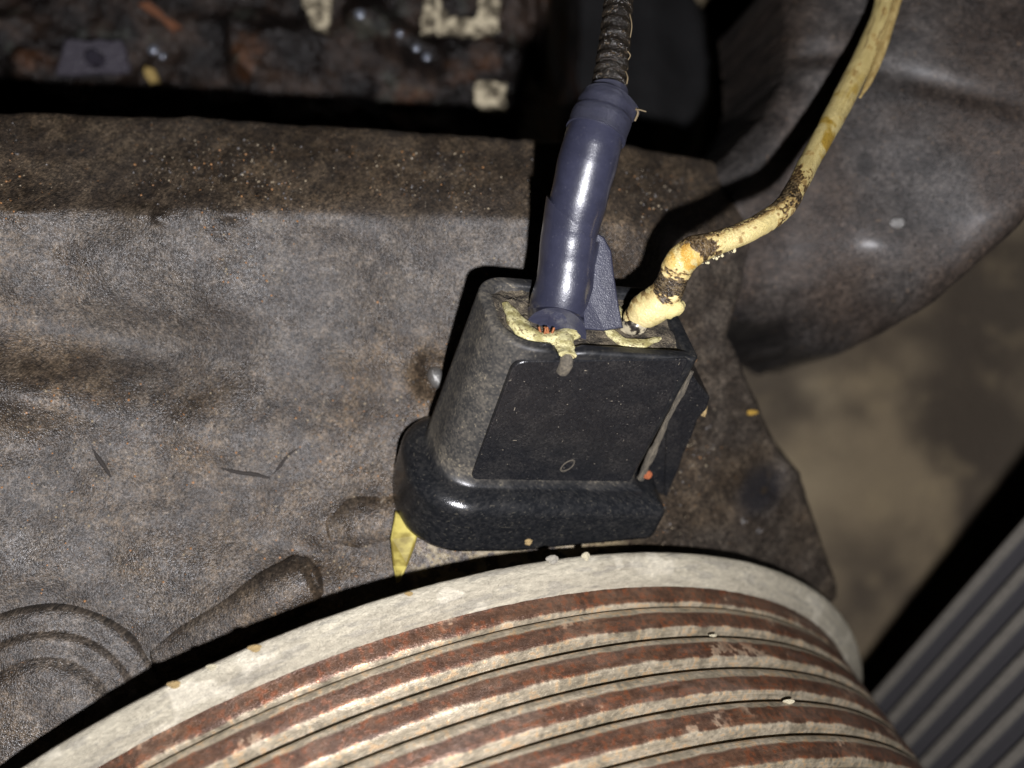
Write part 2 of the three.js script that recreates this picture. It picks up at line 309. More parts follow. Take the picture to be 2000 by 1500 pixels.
// ------------------------------------------------------------------ the rounded casting at the upper right
{
  let armZ; const g = relief([[1392, 300, 113], [1450, 262, 114], [1510, 200, 115], [1548, 130, 116], [1562, 60, 116], [1560, -120, 116], [2160, -120, 120], [2130, 250, 120], [2000, 398, 120], [1905, 500, 119], [1830, 590, 118], [1760, 652, 117], [1705, 688, 117], [1660, 692, 117], [1610, 672, 117], [1565, 628, 117], [1490, 618, 116], [1400, 640, 116], [1360, 560, 115], [1370, 420, 114]],
    armZ = (X, Y) => {
      const x = 1000 + X * FOCAL / 115, y = 750 - Y * FOCAL / 115;
      let z = -115.5 - 5 * Math.pow(clamp((430 - y) / 430, 0, 2), 1.6) - 1.2 * Math.pow((x - 1760) / 300, 2) + 0.0125 * (x - 1600);
      z -= 0.0009 * Math.pow(Math.max(0, y - 470), 2) * 0.3;
      z -= 2.2 * sm(1560, 1400, x);
      z += bump(x, y, 1690, 470, 130, 90, 0.5, 1.6) + bump(x, y, 1600, 80, 50, 22, 0.1, -1.2) + bump(x, y, 1830, 160, 160, 25, 0.35, -0.7);
      return z + 1.6 * (fbm(x * 0.006, y * 0.006, 2, 4096, 4096, 90) - 0.5) + 0.08 * (fbm(x * 0.04, y * 0.04, 3, 4096, 4096, 94) - 0.5);
    }, { step: 0.3, edge: 3.6, drop: 24, wob: 0.25, skirt: 16 });
  const E = g.userData;
  const map = tex(1024, 1024, (u, v) => {
    const X = E.x0 + u * E.w, Y = E.y0 + v * E.h;
    const mid = fbm(X * 0.5, Y * 0.5, 4, 4096, 4096, 101), fin = fbm(X * 2.6, Y * 2.6, 3, 4096, 4096, 104), big = fbm(X * 0.1, Y * 0.1, 3, 4096, 4096, 107);
    let c = mix3([50, 47, 45], [68, 64, 61], sm(0.3, 0.7, mid)); c = mix3(c, mix3([48, 40, 35], [68, 57, 48], mid), sm(0.4, 0.65, big) * 0.75);
    const k = 0.45 + 0.7 * fin + 0.4 * vn(X * 7, Y * 7, 4096, 4096, 112); c = [c[0] * k, c[1] * k, c[2] * k];
    return mix3(c, [140, 112, 84], sm(0.9, 0.98, vn(X * 3.6, Y * 3.6, 4096, 4096, 110)) * 0.5);
  }, true, false);
  const arm = thing('casting_arm', 'dark rounded cast metal arm behind the burnt yellow wire', 'casting', P(1760, 400, 135));
  part('casting', g, std({ map, roughness: 0.45, ior: 1.5, clearcoat: 0.4, clearcoatRoughness: 0.36, bumpMap: rep(grainTex, 8, 8), bumpScale: 0.00014 }), arm);
  { const n = new THREE.SphereGeometry(0.7, 20, 14), p = P(1742, 440, 114.5); n.scale(1.1, 0.8, 0.7); n.translate(p.x, p.y, armZ(p.x, p.y) + 0.05); part('glint_fleck', n, std({ color: 0xb8b6b2, roughness: 0.3, metalness: 0.7, bumpMap: rep(fineTex, 1, 1), bumpScale: 0.0002 }), arm); }  // shiny fleck added to make a bright glint on the arm
}

// ------------------------------------------------------------------ greasy parts behind the block (upper left)
{
  const rear = thing('rear_housing', 'dark greasy engine housing beyond the block edge with pale flaking patches', 'engine part', P(500, 100, 175));
  const zR = (X, Y) => {
    const x = 1000 + X * FOCAL / 150, y = 750 - Y * FOCAL / 150;
    let z = -152 - 10 * sm(1000, 1120, x);
    z += 5 * (fbm(x * 0.006 + 1, y * 0.012, 3, 4096, 4096, 120) - 0.5) + 2.4 * (fbm(x * 0.03, y * 0.03, 4, 4096, 4096, 124) - 0.5);
    z += capsule(x, y, 20, 60, 100, 160, 60, 3) + capsule(x, y, 700, 20, 840, 110, 34, 4) + capsule(x, y, 1070, -60, 1072, 130, 22, 7) + bump(x, y, 500, 90, 120, 60, 0.2, 2.5, 3) - bump(x, y, 410, 120, 40, 90, 0, 3, 3);
    return z;
  };
  const g = relief([[-160, -420, 150], [1120, -420, 158], [1110, 160, 158], [1080, 330, 158], [500, 330, 150], [-160, 330, 150]], zR, { step: 0.4, edge: 2, drop: 20 });
  const E = g.userData;
  const map = tex(1024, 512, (u, v) => {
    const X = E.x0 + u * E.w, Y = E.y0 + v * E.h, mid = fbm(X * 0.25, Y * 0.25, 4, 4096, 4096, 130), fin = fbm(X * 1.5, Y * 1.5, 3, 4096, 4096, 134), ru = fbm(X * 0.14 + 8, Y * 0.14, 4, 4096, 4096, 138);
    let c = mix3([24, 19, 17], [56, 45, 38], sm(0.35, 0.7, mid)); c = mix3(c, [86, 54, 32], sm(0.62, 0.76, ru) * 0.7); c = mix3(c, [74, 78, 70], sm(0.66, 0.8, fbm(X * 0.3, Y * 0.3 + 50, 3, 4096, 4096, 141)) * 0.6);
    const k = 0.55 + 0.9 * fin; return [c[0] * k, c[1] * k, c[2] * k];
  }, true, false);
  part('housing', g, std({ map, roughness: 0.38, bumpMap: rep(grainTex, 6, 3), bumpScale: 0.0006 }), rear);
  const pale = std({ map: tex(256, 256, (u, v) => { const a = fbm(u * 9, v * 9, 4, 4096, 4096, 150); return mix3([84, 76, 60], [190, 178, 150], sm(0.35, 0.65, a)); }), roughness: 0.85 });
  const flake = (list, name, mat, up = 0.5) => {
    const pts = []; const n = list.length;
    for (let i = 0; i < n; i++) { const a = list[i], b = list[(i + 1) % n]; for (let k = 0; k < 5; k++) { const t = k / 5; pts.push([mix(a[0], b[0], t) + (rnd() - 0.5) * 7, mix(a[1], b[1], t) + (rnd() - 0.5) * 7]); } }
    const d = 150, q = pts.map(([x, y]) => P(x, y, d)); const s = new THREE.Shape(q.map((p) => new THREE.Vector2(p.x, p.y)));
    const e = new THREE.ExtrudeGeometry(s, { depth: 0.7, bevelEnabled: true, bevelThickness: 0.2, bevelSize: 0.15, bevelSegments: 1, steps: 1 });
    let zc = -1e9; for (const p of q) zc = Math.max(zc, zR(p.x, p.y)); e.translate(0, 0, zc - 0.4 + up);
    const uvs = e.attributes.uv; for (let i = 0; i < uvs.count; i++) uvs.setXY(i, uvs.getX(i) * 0.1, uvs.getY(i) * 0.1);
    return part(name, e, mat, rear);
  };
  flake([[578, -40], [652, -40], [646, 20], [636, 62], [612, 52], [600, 22]], 'pale_flake', pale);
  flake([[838, -40], [858, -40], [862, 22], [880, 40], [935, 42], [942, -40], [972, -40], [974, 62], [940, 74], [880, 70], [826, 66]], 'pale_flake', pale);
  flake([[930, 152], [988, 156], [986, 216], [940, 218], [926, 190]], 'pale_flake', pale);
  const lil = std({ color: 0x454148, roughness: 0.45, bumpMap: rep(grainTex, 0.4, 0.4), bumpScale: 0.0003 });
  const pl = flake([[136, 88], [246, 88], [260, 146], [120, 150]], 'cover_plate', lil, 0.9);
  const bh = new THREE.CylinderGeometry(1.1, 1.25, 1.6, 6); bh.rotateX(Math.PI / 2); const bp = P(190, 118, 148); bh.translate(bp.x, bp.y, bp.z + 0.9);
  part('bolt_head', bh, std({ color: 0x4c4852, roughness: 0.3, metalness: 0.6 }), pl);
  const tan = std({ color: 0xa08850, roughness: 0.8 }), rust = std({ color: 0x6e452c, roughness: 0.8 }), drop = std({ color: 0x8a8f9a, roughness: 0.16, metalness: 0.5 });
  flake([[284, 134], [304, 138], [308, 160], [290, 158]], 'tan_speck', tan, 1);
  flake([[272, 8], [290, 6], [350, 50], [340, 58]], 'rust_streak', rust, 1);
  for (const [x, y, r] of [[702, 26, 0.7], [780, 66, 0.5], [832, 108, 0.55], [276, 76, 0.7], [186, 110, 0.4], [812, 92, 0.5], [296, 90, 0.5]]) {  // shiny beads added in place of small bluish glints
    const s = new THREE.SphereGeometry(r, 14, 10), p = P(x, y, 147.6); s.scale(1, 1, 0.6); s.translate(p.x, p.y, zR(p.x, p.y) + 0.15); part('glint_bead', s, drop, rear);
  }
  // added black sheet that keeps the gap behind the cable dark
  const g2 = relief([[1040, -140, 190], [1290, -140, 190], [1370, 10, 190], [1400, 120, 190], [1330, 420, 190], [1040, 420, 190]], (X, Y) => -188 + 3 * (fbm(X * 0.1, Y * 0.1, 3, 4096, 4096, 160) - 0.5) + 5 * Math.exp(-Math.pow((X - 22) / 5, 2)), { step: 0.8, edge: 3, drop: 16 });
  const sh = thing('dark_gap_filler', 'black sheet added to keep the gap behind the taped cable dark', 'gap_filler', P(1200, 150, 205));
  part('dark_sheet', g2, std({ color: 0x100f10, roughness: 0.75, bumpMap: rep(grainTex, 3, 3), bumpScale: 0.0005 }), sh);
}

// ------------------------------------------------------------------ crank pulley
const E1 = AX.clone().cross(V(0, 0, 1)).normalize(), E2 = AX.clone().cross(E1);
const PM = new THREE.Matrix4().makeBasis(E1, AX, E1.clone().cross(AX)).setPosition(PC);      // lathe frame: y along the shaft
{
  const pulley = thing('crank_pulley', 'large rusty grooved crankshaft pulley with dusty tan rear flange', 'pulley', PC.clone().addScaledVector(AX, -3));
  // ring of a turned profile [radius, along]; u goes round 4 times, v runs along the profile inside [v0, v1]
  const turned = (prof, v0, v1, uOff, rough, seg = 640) => {
    const pos = [], uv = [], idx = [], n = prof.length; const L = [0];
    for (let i = 1; i < n; i++) L.push(L[i - 1] + Math.hypot(prof[i][0] - prof[i - 1][0], prof[i][1] - prof[i - 1][1]));
    for (let j = 0; j <= seg; j++) for (let i = 0; i < n; i++) {
      const th = 2 * Math.PI * (j % seg) / seg, [R, s] = prof[i];
      const r = R + rough * (fbm((j % seg) * 0.9 + uOff * 50, i * 1.7, 3) - 0.5);
      pos.push(r * Math.cos(th), s, r * Math.sin(th)); uv.push(4 * j / seg + uOff, mix(v0, v1, L[i] / L[n - 1]));
    }
    for (let j = 0; j < seg; j++) for (let i = 0; i < n - 1; i++) { const a = j * n + i, b = a + n; idx.push(a, a + 1, b, b, a + 1, b + 1); }
    const g = geoFrom(pos, idx, uv); const N = g.attributes.normal;
    for (let i = 0; i < n; i++) { const a = i, b = seg * n + i, s = V(N.getX(a) + N.getX(b), N.getY(a) + N.getY(b), N.getZ(a) + N.getZ(b)).normalize(); N.setXYZ(a, s.x, s.y, s.z); N.setXYZ(b, s.x, s.y, s.z); }
    g.applyMatrix4(PM); return g;
  };
  const smooth = (p, k = 3) => { const c = new THREE.CatmullRomCurve3(p.map(([r, s]) => V(r, s, 0)), false, 'centripetal'); return c.getPoints((p.length - 1) * k).map((q) => [q.x, q.y]); };
  // four bands stacked in one sheet: v in [k/4, k/4 + 1/4]
  const zones = [[0.395, 0.62, 0.15], [0.38, 0.605, 0.5], [0.42, 0.63, 0.8], [0.375, 0.615, 0.35]];
  const ribMap = tex(2048, 512, (u, v) => {
    const k = Math.min(3, Math.floor(v * 4)), f = v * 4 - k, [z0, z1, bare] = zones[k];
    const n1 = fbm(u * 60, f * 5 + k * 7, 4, 60, 4096, 200 + k), n2 = fbm(u * 240, f * 20 + k * 30, 3, 240, 4096, 210 + k), n3_ = fbm(u * 14, f * 1.5 + k * 5, 3, 14, 4096, 220 + k), ln = vn(u * 24, f * 60, 24, 4096, 230 + k);
    const w = (n1 - 0.5) * 0.045 + (n2 - 0.5) * 0.02;
    const rust = sm(z0 - 0.015, z0 + 0.02, f + w) * sm(z1 + 0.015, z1 - 0.02, f + w);
    let tan = mix3([148, 137, 116], [182, 169, 146], sm(0.3, 0.68, n1 * 0.75 + ln * 0.25)); tan = mix3(tan, [160, 116, 72], sm(0.58, 0.72, n2) * 0.35);
    let ru = mix3([86, 61, 47], [110, 82, 64], sm(0.25, 0.75, n1 * 0.8 + ln * 0.2)); ru = mix3(ru, [112, 60, 36], sm(0.55, 0.7, n2) * 0.55); ru = mix3(ru, [126, 114, 106], sm(0.5 - 0.12 * bare, 0.68, fbm(u * 30, f * 8 + 40 + k, 3, 30, 4096, 240 + k)) * (0.12 + 0.28 * bare));
    ru = mix3(ru, [190, 172, 146], sm(0.62, 0.76, n3_) * sm(0.5, 0.62, n1 * 0.6 + n2 * 0.4) * 0.6);
    const kk = 0.72 + 0.56 * n2; let c = mix3(tan, ru, rust);
    return [c[0] * kk, c[1] * kk, c[2] * kk];
  });
  const ribMat = std({ map: ribMap, roughness: 0.37, metalness: 0.4, bumpMap: rep(fineTex, 10, 6), bumpScale: 0.00012 });
  const flMap = tex(2048, 256, (u, v) => {
    const n1 = fbm(u * 26, v * 12, 4, 26, 4096, 250), n2 = fbm(u * 220, v * 30, 3, 220, 4096, 254), n3_ = fbm(u * 10, v * 2, 3, 10, 4096, 258);
    let c = mix3([174, 166, 147], [194, 186, 165], sm(0.3, 0.7, n1 * 0.6 + n3_ * 0.4));
    c = mix3(c, [116, 113, 110], sm(0.58, 0.7, fbm(u * 44, v * 14 + 3, 4, 44, 4096, 266)) * 0.25);            // scraped bare metal
    c = mix3(c, [226, 218, 198], sm(0.6, 0.7, fbm(u * 36, v * 3 + 9, 3, 36, 4096, 262)) * 0.5);              // dried dust
    const k = 0.88 + 0.24 * n2; return [c[0] * k, c[1] * k, c[2] * k];
  });
  const flMat = std({ map: flMap, roughness: 0.48, metalness: 0.15, bumpMap: rep(fineTex, 10, 4), bumpScale: 0.00015 });
  part('rear_flange', turned(smooth([[61.6, -1.3], [62.7, -1.0], [63.5, -0.55], [63.9, -0.15], [63.96, 0.15], [63.8, 0.55], [63.4, 0.9], [62.75, 1.3], [61.95, 1.68], [61.5, 1.84]]), 0, 1, 0, 0.14, 720), flMat, pulley);
  part('rear_web', turned([[24, 0], [50, -1.2], [61.7, -1.3]], 0, 0.2, 0, 0), flMat, pulley);
  const R = 61.16;
  // first land, directly in front of the flange
  part('rib', turned(smooth([[61.45, 1.8], [61.35, 2.1], [61.3, 2.6], [61.25, 3.1], [61.05, 3.42], [60.5, 3.6], [59.6, 3.75], [59.3, 3.9], [59.7, 4.0]]), 0.105, 0.225, 0.37, 0.012), ribMat, pulley);
  for (let k = 0; k < 7; k++) {
    const s = 3.909 + 3.56 * k, o = (k % 4) * 0.25;
    part('rib', turned(smooth([[59.4, s - 0.12], [60.4, s - 0.06], [60.98, s + 0.02], [R, s + 0.2], [R + 0.12, s + 0.7], [R + 0.12, s + 1.2], [R + 0.08, s + 1.7], [R + 0.02, s + 2.15], [R - 0.18, s + 2.45], [60.4, s + 2.72], [59.6, s + 2.98], [59.1, s + 3.2], [59.05, s + 3.4]]), o + 0.008, o + 0.242, 0.19 * k, 0.012), ribMat, pulley);
  }
  part('front_rim', turned([[59.05, 28.7], [60.8, 28.9], [61.2, 29.6], [61.0, 31.2], [58, 31.8], [52, 31.8], [50, 30], [49, 22], [30, 20]], 0.02, 0.24, 0.1, 0.05), ribMat, pulley);
}

// ------------------------------------------------------------------ ribbed drive belt
{
  const rho = V(0.83636782, -0.05703171, -0.54519378), t = V(0.38396514, 0.77077802, 0.50840143), RB = 65, s0 = -4;
  const belt = thing('drive_belt', 'grey multi-ribbed rubber drive belt leaving the rusty pulley', 'belt', PC.clone().addScaledVector(rho, RB + 3));
  const path = []; for (let i = 60; i > 0; i--) { const a = i / 60 * 1.7; path.push([V(0, 0, 0).addScaledVector(rho, Math.cos(a)).addScaledVector(t, -Math.sin(a)), null]); }
  const strip = (prof, v0, v1) => {             // prof: [along shaft, inward height]
    const pos = [], uv = [], idx = [], n = prof.length; let rows = 0, run = 0;
    const row = (c, dir, u) => { for (let i = 0; i < n; i++) { const [s, h] = prof[i]; const q = c.clone().addScaledVector(AX, s).addScaledVector(dir, -h); pos.push(q.x, q.y, q.z); uv.push(u, mix(v0, v1, i / (n - 1))); } rows++; };
    for (const [d] of path) { row(PC.clone().addScaledVector(d, RB), d, run); run += 1.7 / 60 * RB / 20; }
    for (let L = 0; L <= 150; L += 3) row(PC.clone().addScaledVector(rho, RB).addScaledVector(t, L), rho, run + L / 20);
    for (let j = 0; j < rows - 1; j++) for (let i = 0; i < n - 1; i++) { const a = j * n + i, b = a + n; idx.push(a, a + 1, b, b, a + 1, b + 1); }
    return geoFrom(pos, idx, uv);
  };
  const crest = std({ map: tex(512, 128, (u, v) => {
    const n = fbm(u * 40, v * 6, 4, 40, 4096, 300), f = fbm(u * 160, v * 20, 3, 160, 4096, 304), c = mix3([94, 90, 83], [124, 118, 108], n), k = 0.7 + 0.5 * f; return [c[0] * k, c[1] * k, c[2] * k];
  }), roughness: 0.6, bumpMap: rep(fineTex, 2, 1), bumpScale: 0.0001 });
  const rubber = std({ color: 0x3c3a3c, roughness: 0.6, bumpMap: rep(fineTex, 2, 4), bumpScale: 0.0001 });
  part('backing', strip([[s0 - 0.6, -4], [s0 - 0.6, -2.85], [s0 + 3.56 * 7 + 0.2, -2.85], [s0 + 3.56 * 7 + 0.2, -4], [s0 - 0.6, -4]], 0, 1), rubber, belt);
  for (let k = 0; k < 7; k++) {
    const a = s0 + 3.56 * k - 0.55;
    const rb = part('rib', strip([[a, -2.75], [a + 0.15, -1.2], [a + 0.35, -0.3], [a + 0.5, -0.08], [a + 0.7, -0.03], [a + 1.7, -0.03], [a + 2.0, -0.25], [a + 2.4, -1.1], [a + 2.9, -2.3], [a + 3.3, -2.7], [a + 3.56, -2.75]], 0, 1), rubber, belt);
    part('worn_face', strip([[a + 0.42, -0.2], [a + 0.55, 0.0], [a + 0.8, 0.05], [a + 1.5, 0.05], [a + 1.72, 0.0], [a + 1.86, -0.12]], 0, 1), crest, rb);
  }
}

// ------------------------------------------------------------------ the sensor
const SO = P(1072, 938, 102), SW = P(1175, 690, 92).sub(SO).normalize(), H = 15.55;
const SR = V(1, -0.045, 0); SR.z = -(SR.x * SW.x + SR.y * SW.y) / SW.z; SR.normalize();
const SN = SR.clone().cross(SW).normalize();
const SM = new THREE.Matrix4().makeBasis(SR, SW, SN).setPosition(SO);        // local: x right, y up the housing, z out of its front
const SI = SM.clone().invert();
const onPlane = (px, py, c, n) => { const d = P(px, py, 1); return d.multiplyScalar(c.dot(n) / d.dot(n)); };
const onFront = (px, py, z = 0) => onPlane(px, py, SO.clone().addScaledVector(SN, z), SN).applyMatrix4(SI);
const onTop = (px, py, y = H) => onPlane(px, py, SO.clone().addScaledVector(SW, y), SW).applyMatrix4(SI);
const S = (x, y, z) => V(x, y, z).applyMatrix4(SM);
{
  const sensor = thing('position_sensor', 'black plastic sensor block with rounded foot mounted on the engine block', 'sensor', S(0, -6.5, -4));
  // dusty black plastic
  const plasticMap = tex(1024, 1024, (u, v) => {
    // u round the wall from the middle of the back over the left side and the front, v up the wall
    const n1 = fbm(u * 40, v * 22, 4, 4096, 4096, 400), n2 = fbm(u * 260, v * 120, 3, 4096, 4096, 404), dot = vn(u * 360, v * 170, 4096, 4096, 408);
    const side = sm(0.09, 0.14, u) * sm(0.4, 0.3, u + (n1 - 0.5) * 0.05);                  // caked left side
    const ledge = Math.exp(-Math.pow((v - 0.36 + (n1 - 0.5) * 0.02) / 0.028, 2)) * sm(0.12, 0.2, u) * sm(0.97, 0.85, u);   // caked step above the foot
    const dust = clamp((side * 0.85 * sm(0.3, 0.37, v) + ledge * 0.9) * (0.4 + 0.3 * sm(0.3, 0.65, n1) + 0.35 * sm(0.3, 0.7, n2)) + 0.1 * sm(0.5, 0.7, n1));
    let c = mix3([19, 20, 22], [34, 35, 37], n2); c = mix3(c, [78, 72, 64], 0.14 * sm(0.4, 0.7, n2));
    c = mix3(c, mix3([78, 73, 65], [114, 106, 92], n2), dust * 0.84);
    c = mix3(c, [150, 138, 112], sm(0.8, 0.95, dot) * (0.26 + 0.4 * dust));
    return c;
  }, true, false);
  const plasticRough = tex(512, 512, (u, v) => {
    const n1 = fbm(u * 40, v * 22, 4, 4096, 4096, 400), foot = sm(0.34, 0.3, v), side = sm(0.09, 0.14, u) * sm(0.4, 0.3, u + (n1 - 0.5) * 0.05) * sm(0.3, 0.37, v);
    return [255, 255 * clamp(mix(0.42, 0.22, foot) + 0.4 * side + 0.16 * (n1 - 0.5)), 0];
  }, false, false);
  const plastic = std({ map: plasticMap, roughnessMap: plasticRough, roughness: 1, bumpMap: rep(fineTex, 6, 4), bumpScale: 0.00002 });
  // ring of a rounded box section
  const ring = ({ x0, x1, z0, z1, fl, fr, bl, br }) => {
    const q = [], E = 14, C = 18;
    const arc = (cx, cz, r, a0) => { for (let i = 0; i <= C; i++) { const a = a0 - Math.PI / 2 * i / C; q.push([cx + r * Math.cos(a), cz + r * Math.sin(a)]); } };
    const line = (ax, az, bx, bz) => { for (let i = 1; i < E; i++) q.push([mix(ax, bx, i / E), mix(az, bz, i / E)]); };
    // start mid back, go left, front, right
    line((x0 + x1) / 2, z0, x0 + bl, z0); arc(x0 + bl, z0 + bl, bl, -Math.PI / 2); line(x0, z0 + bl, x0, z1 - fl); arc(x0 + fl, z1 - fl, fl, Math.PI);
    line(x0 + fl, z1, x1 - fr, z1); arc(x1 - fr, z1 - fr, fr, Math.PI / 2); line(x1, z1 - fr, x1, z0 + br); arc(x1 - br, z0 + br, br, 0); line(x1 - br, z0, (x0 + x1) / 2, z0);
    q.push([...q[0]]); return q;
  };
  const grow = (b, d) => ({ x0: b.x0 - d, x1: b.x1 + d, z0: b.z0 - d, z1: b.z1 + d, fl: Math.max(0.15, b.fl + d), fr: Math.max(0.15, b.fr + d), bl: Math.max(0.15, b.bl + d), br: Math.max(0.15, b.br + d) });
  const lerpS = (a, b, t) => Object.fromEntries(Object.keys(a).map((k) => [k, mix(a[k], b[k], t)]));
  const loft = (levels, capTop, capBottom) => {
    const pos = [], uv = [], idx = []; let n = 0; const y0 = levels[0][1], y1 = levels[levels.length - 1][1];
    let run = 0; const vs = levels.map(([s, y], i) => (run += i ? Math.hypot(y - levels[i - 1][1], ((s.z1 - levels[i - 1][0].z1) + (levels[i - 1][0].x0 - s.x0)) / 2) : 0));
    levels.forEach(([sec, y, tilt], li) => { const q = ring(sec); n = q.length; let len = [0]; for (let i = 1; i < n; i++) len.push(len[i - 1] + Math.hypot(q[i][0] - q[i - 1][0], q[i][1] - q[i - 1][1])); q.forEach(([x, z], i) => { pos.push(x, y + (tilt ? tilt(x, z) : 0), z); uv.push(len[i] / len[n - 1], vs[li] / run); }); });
    const m = levels.length;
    for (let j = 0; j < m - 1; j++) for (let i = 0; i < n - 1; i++) { const a = j * n + i, b = a + n; idx.push(a, a + 1, b, b, a + 1, b + 1); }
    for (const [on, j, f] of [[capTop, m - 1, 1], [capBottom, 0, 0]]) if (on) {
      const c = pos.length / 3; let cx = 0, cy = 0, cz = 0; for (let i = 0; i < n - 1; i++) { const k = 3 * (j * n + i); cx += pos[k]; cy += pos[k + 1]; cz += pos[k + 2]; }
      pos.push(cx / (n - 1), cy / (n - 1), cz / (n - 1)); uv.push(0.5, f);
      for (let i = 0; i < n - 1; i++) { const a = j * n + i; f ? idx.push(a, a + 1, c) : idx.push(a + 1, a, c); }
    }
    const g = geoFrom(pos, idx, uv); const N = g.attributes.normal;
    for (let j = 0; j < m; j++) { const a = j * n, b = a + n - 1, s = V(N.getX(a) + N.getX(b), N.getY(a) + N.getY(b), N.getZ(a) + N.getZ(b)).normalize(); N.setXYZ(a, s.x, s.y, s.z); N.setXYZ(b, s.x, s.y, s.z); }
    return g;
  };
  const bodyLo = { x0: -10.0, x1: 8.5, z0: -9.4, z1: 0, fl: 3.6, fr: 0.8, bl: 3.0, br: 1.4 }, bodyHi = { x0: -9.1, x1: 9.1, z0: -9.4, z1: 0, fl: 4.0, fr: 0.7, bl: 2.6, br: 1.2 };
  const foot = { x0: -12.6, x1: 11.8, z0: -9.8, z1: 2.6, fl: 5.6, fr: 0.9, bl: 5.0, br: 1.6 };
  const body = (y) => lerpS(bodyLo, bodyHi, clamp(y / H));
  const fb = (x) => 0.14 * Math.max(0, x + 2);                    // the foot's underside rises to the right
  const footB = (x) => fb(x);
  const lv = [];
  lv.push([grow(foot, -0.6), -7.3, footB], [grow(foot, -0.15), -7.1, footB], [foot, -6.6, footB], [foot, -5.2, (x) => 0.7 * fb(x)], [foot, -3.6, (x) => 0.3 * fb(x)], [foot, -2.2]);
  for (let i = 1; i <= 8; i++) { const a = i / 8 * Math.PI / 2; lv.push([grow(foot, -1.9 * (1 - Math.cos(a))), -2.2 + 1.5 * Math.sin(a)]); }
  const shoulder = grow(foot, -1.9);
  for (let i = 1; i <= 8; i++) { const a = i / 8; lv.push([lerpS(shoulder, grow(body(0.7), 0.02), Math.sin(a * Math.PI / 2)), -0.7 + 1.5 * (1 - Math.cos(a * Math.PI / 2))]); }
  for (let i = 1; i <= 12; i++) { const y = mix(0.8, H - 0.35, i / 12); lv.push([body(y), y]); }
  for (let i = 1; i <= 5; i++) { const a = i / 5 * Math.PI / 2; lv.push([grow(body(H), -0.35 * (1 - Math.cos(a))), H - 0.35 + 0.35 * Math.sin(a)]); }
  const inner = grow(bodyHi, -1.15);
  lv.push([grow(bodyHi, -0.8), H], [grow(bodyHi, -1.05), H - 0.1], [inner, H - 0.3], [grow(inner, -0.05), H - 1.4]);
  const hg = loft(lv, true, true);
  // the small drain notch in the front wall of the rim
  const notch = onTop(1108, 690), qp = hg.attributes.position;
  for (let i = 0; i < qp.count; i++) { const y = qp.getY(i), x = qp.getX(i), z = qp.getZ(i); if (y > H - 2.4 && z > -1.6) { const d = Math.exp(-Math.pow((x - notch.x) / 0.75, 4)); qp.setY(i, y - d * 1.15 * sm(H - 2.4, H - 0.4, y)); if (z > -0.6) qp.setZ(i, z - 0.35 * d * sm(H - 2.4, H - 1.2, y)); } }
  hg.computeVertexNormals(); hg.applyMatrix4(SM);
  part('housing', hg, plastic, sensor);

  // clean glossy panel on the front
  const c4 = [onFront(988, 704), onFront(1346, 700), onFront(1228, 946), onFront(918, 936)].map((p) => new THREE.Vector2(p.x, p.y));
  c4[0].x = Math.max(c4[0].x, -7.2);
  const roundPoly = (pts, r) => { const s = new THREE.Shape(), n = pts.length; pts.forEach((p, i) => { const a = pts[(i + n - 1) % n], b = pts[(i + 1) % n]; const u = p.clone().add(a.clone().sub(p).setLength(r[i % r.length])), w = p.clone().add(b.clone().sub(p).setLength(r[i % r.length])); i ? s.lineTo(u.x, u.y) : s.moveTo(u.x, u.y); s.quadraticCurveTo(p.x, p.y, w.x, w.y); }); s.closePath(); return s; };
  const ext = (shape, depth, bev, z) => { const g = new THREE.ExtrudeGeometry(shape, { depth, bevelEnabled: bev > 0, bevelThickness: bev, bevelSize: bev, bevelOffset: -bev, bevelSegments: 3, curveSegments: 10 }); g.translate(0, 0, z); return g; };
  const scaleUv = (g, k, ox = 0, oy = 0) => { const u = g.attributes.uv; for (let i = 0; i < u.count; i++) u.setXY(i, u.getX(i) * k + ox, u.getY(i) * k + oy); return g; };
  const panelMap = tex(1024, 1024, (u, v) => {
    const n1 = fbm(u * 10, v * 10, 4, 10, 10, 420), n2 = fbm(u * 120, v * 120, 3, 120, 120, 424), dot = vn(u * 170, v * 170, 170, 170, 428), d2 = vn(u * 60, v * 60, 60, 60, 431);
    let c = mix3([16, 17, 20], [30, 31, 34], n2); c = mix3(c, [82, 76, 68], (0.12 + sm(0.42, 0.7, n1) * 0.2) * n2 * 1.2);
    c = mix3(c, [132, 124, 110], sm(0.88, 0.98, dot) * 0.36); return mix3(c, [190, 176, 150], sm(0.955, 0.985, d2) * 0.6);
  });
  const panelMat = std({ map: panelMap, roughness: 0.26, bumpMap: rep(fineTex, 1.5, 1.5), bumpScale: 0.00003 });
  const panel = part('front_panel', scaleUv(ext(roundPoly(c4, [1.2, 0.5, 0.9, 0.9]), 0.3, 0.12, -0.32), 0.055, 0.5, 0.3).applyMatrix4(SM), panelMat, sensor);
  const mk = onFront(1108, 908); const mg = new THREE.TorusGeometry(0.62, 0.1, 8, 28); mg.scale(0.72, 1.25, 1); mg.rotateZ(-0.45); mg.translate(mk.x, mk.y, 0.08); mg.applyMatrix4(SM);
  const greyDust = std({ map: tex(128, 128, (u, v) => mix3([62, 58, 52], [126, 116, 98], fbm(u * 20, v * 20, 3, 20, 20, 440))), roughness: 0.9, bumpMap: rep(fineTex, 1, 1), bumpScale: 0.0002 });
  part('molding_mark', mg, greyDust, panel);

  // broken mounting ear on the right
  const ear = [[1300, 720], [1348, 722], [1360, 742], [1386, 774], [1380, 796], [1362, 816], [1350, 852], [1334, 884], [1326, 912], [1306, 958], [1298, 1000], [1296, 1046], [1230, 1040]].map(([px, py]) => { const l = onFront(px, py, -2.6); return new THREE.Vector2(l.x, l.y); });
  const eg = scaleUv(ext(roundPoly(ear, [0.25]), 4.6, 0.25, -7.2), 0.055).applyMatrix4(SM);
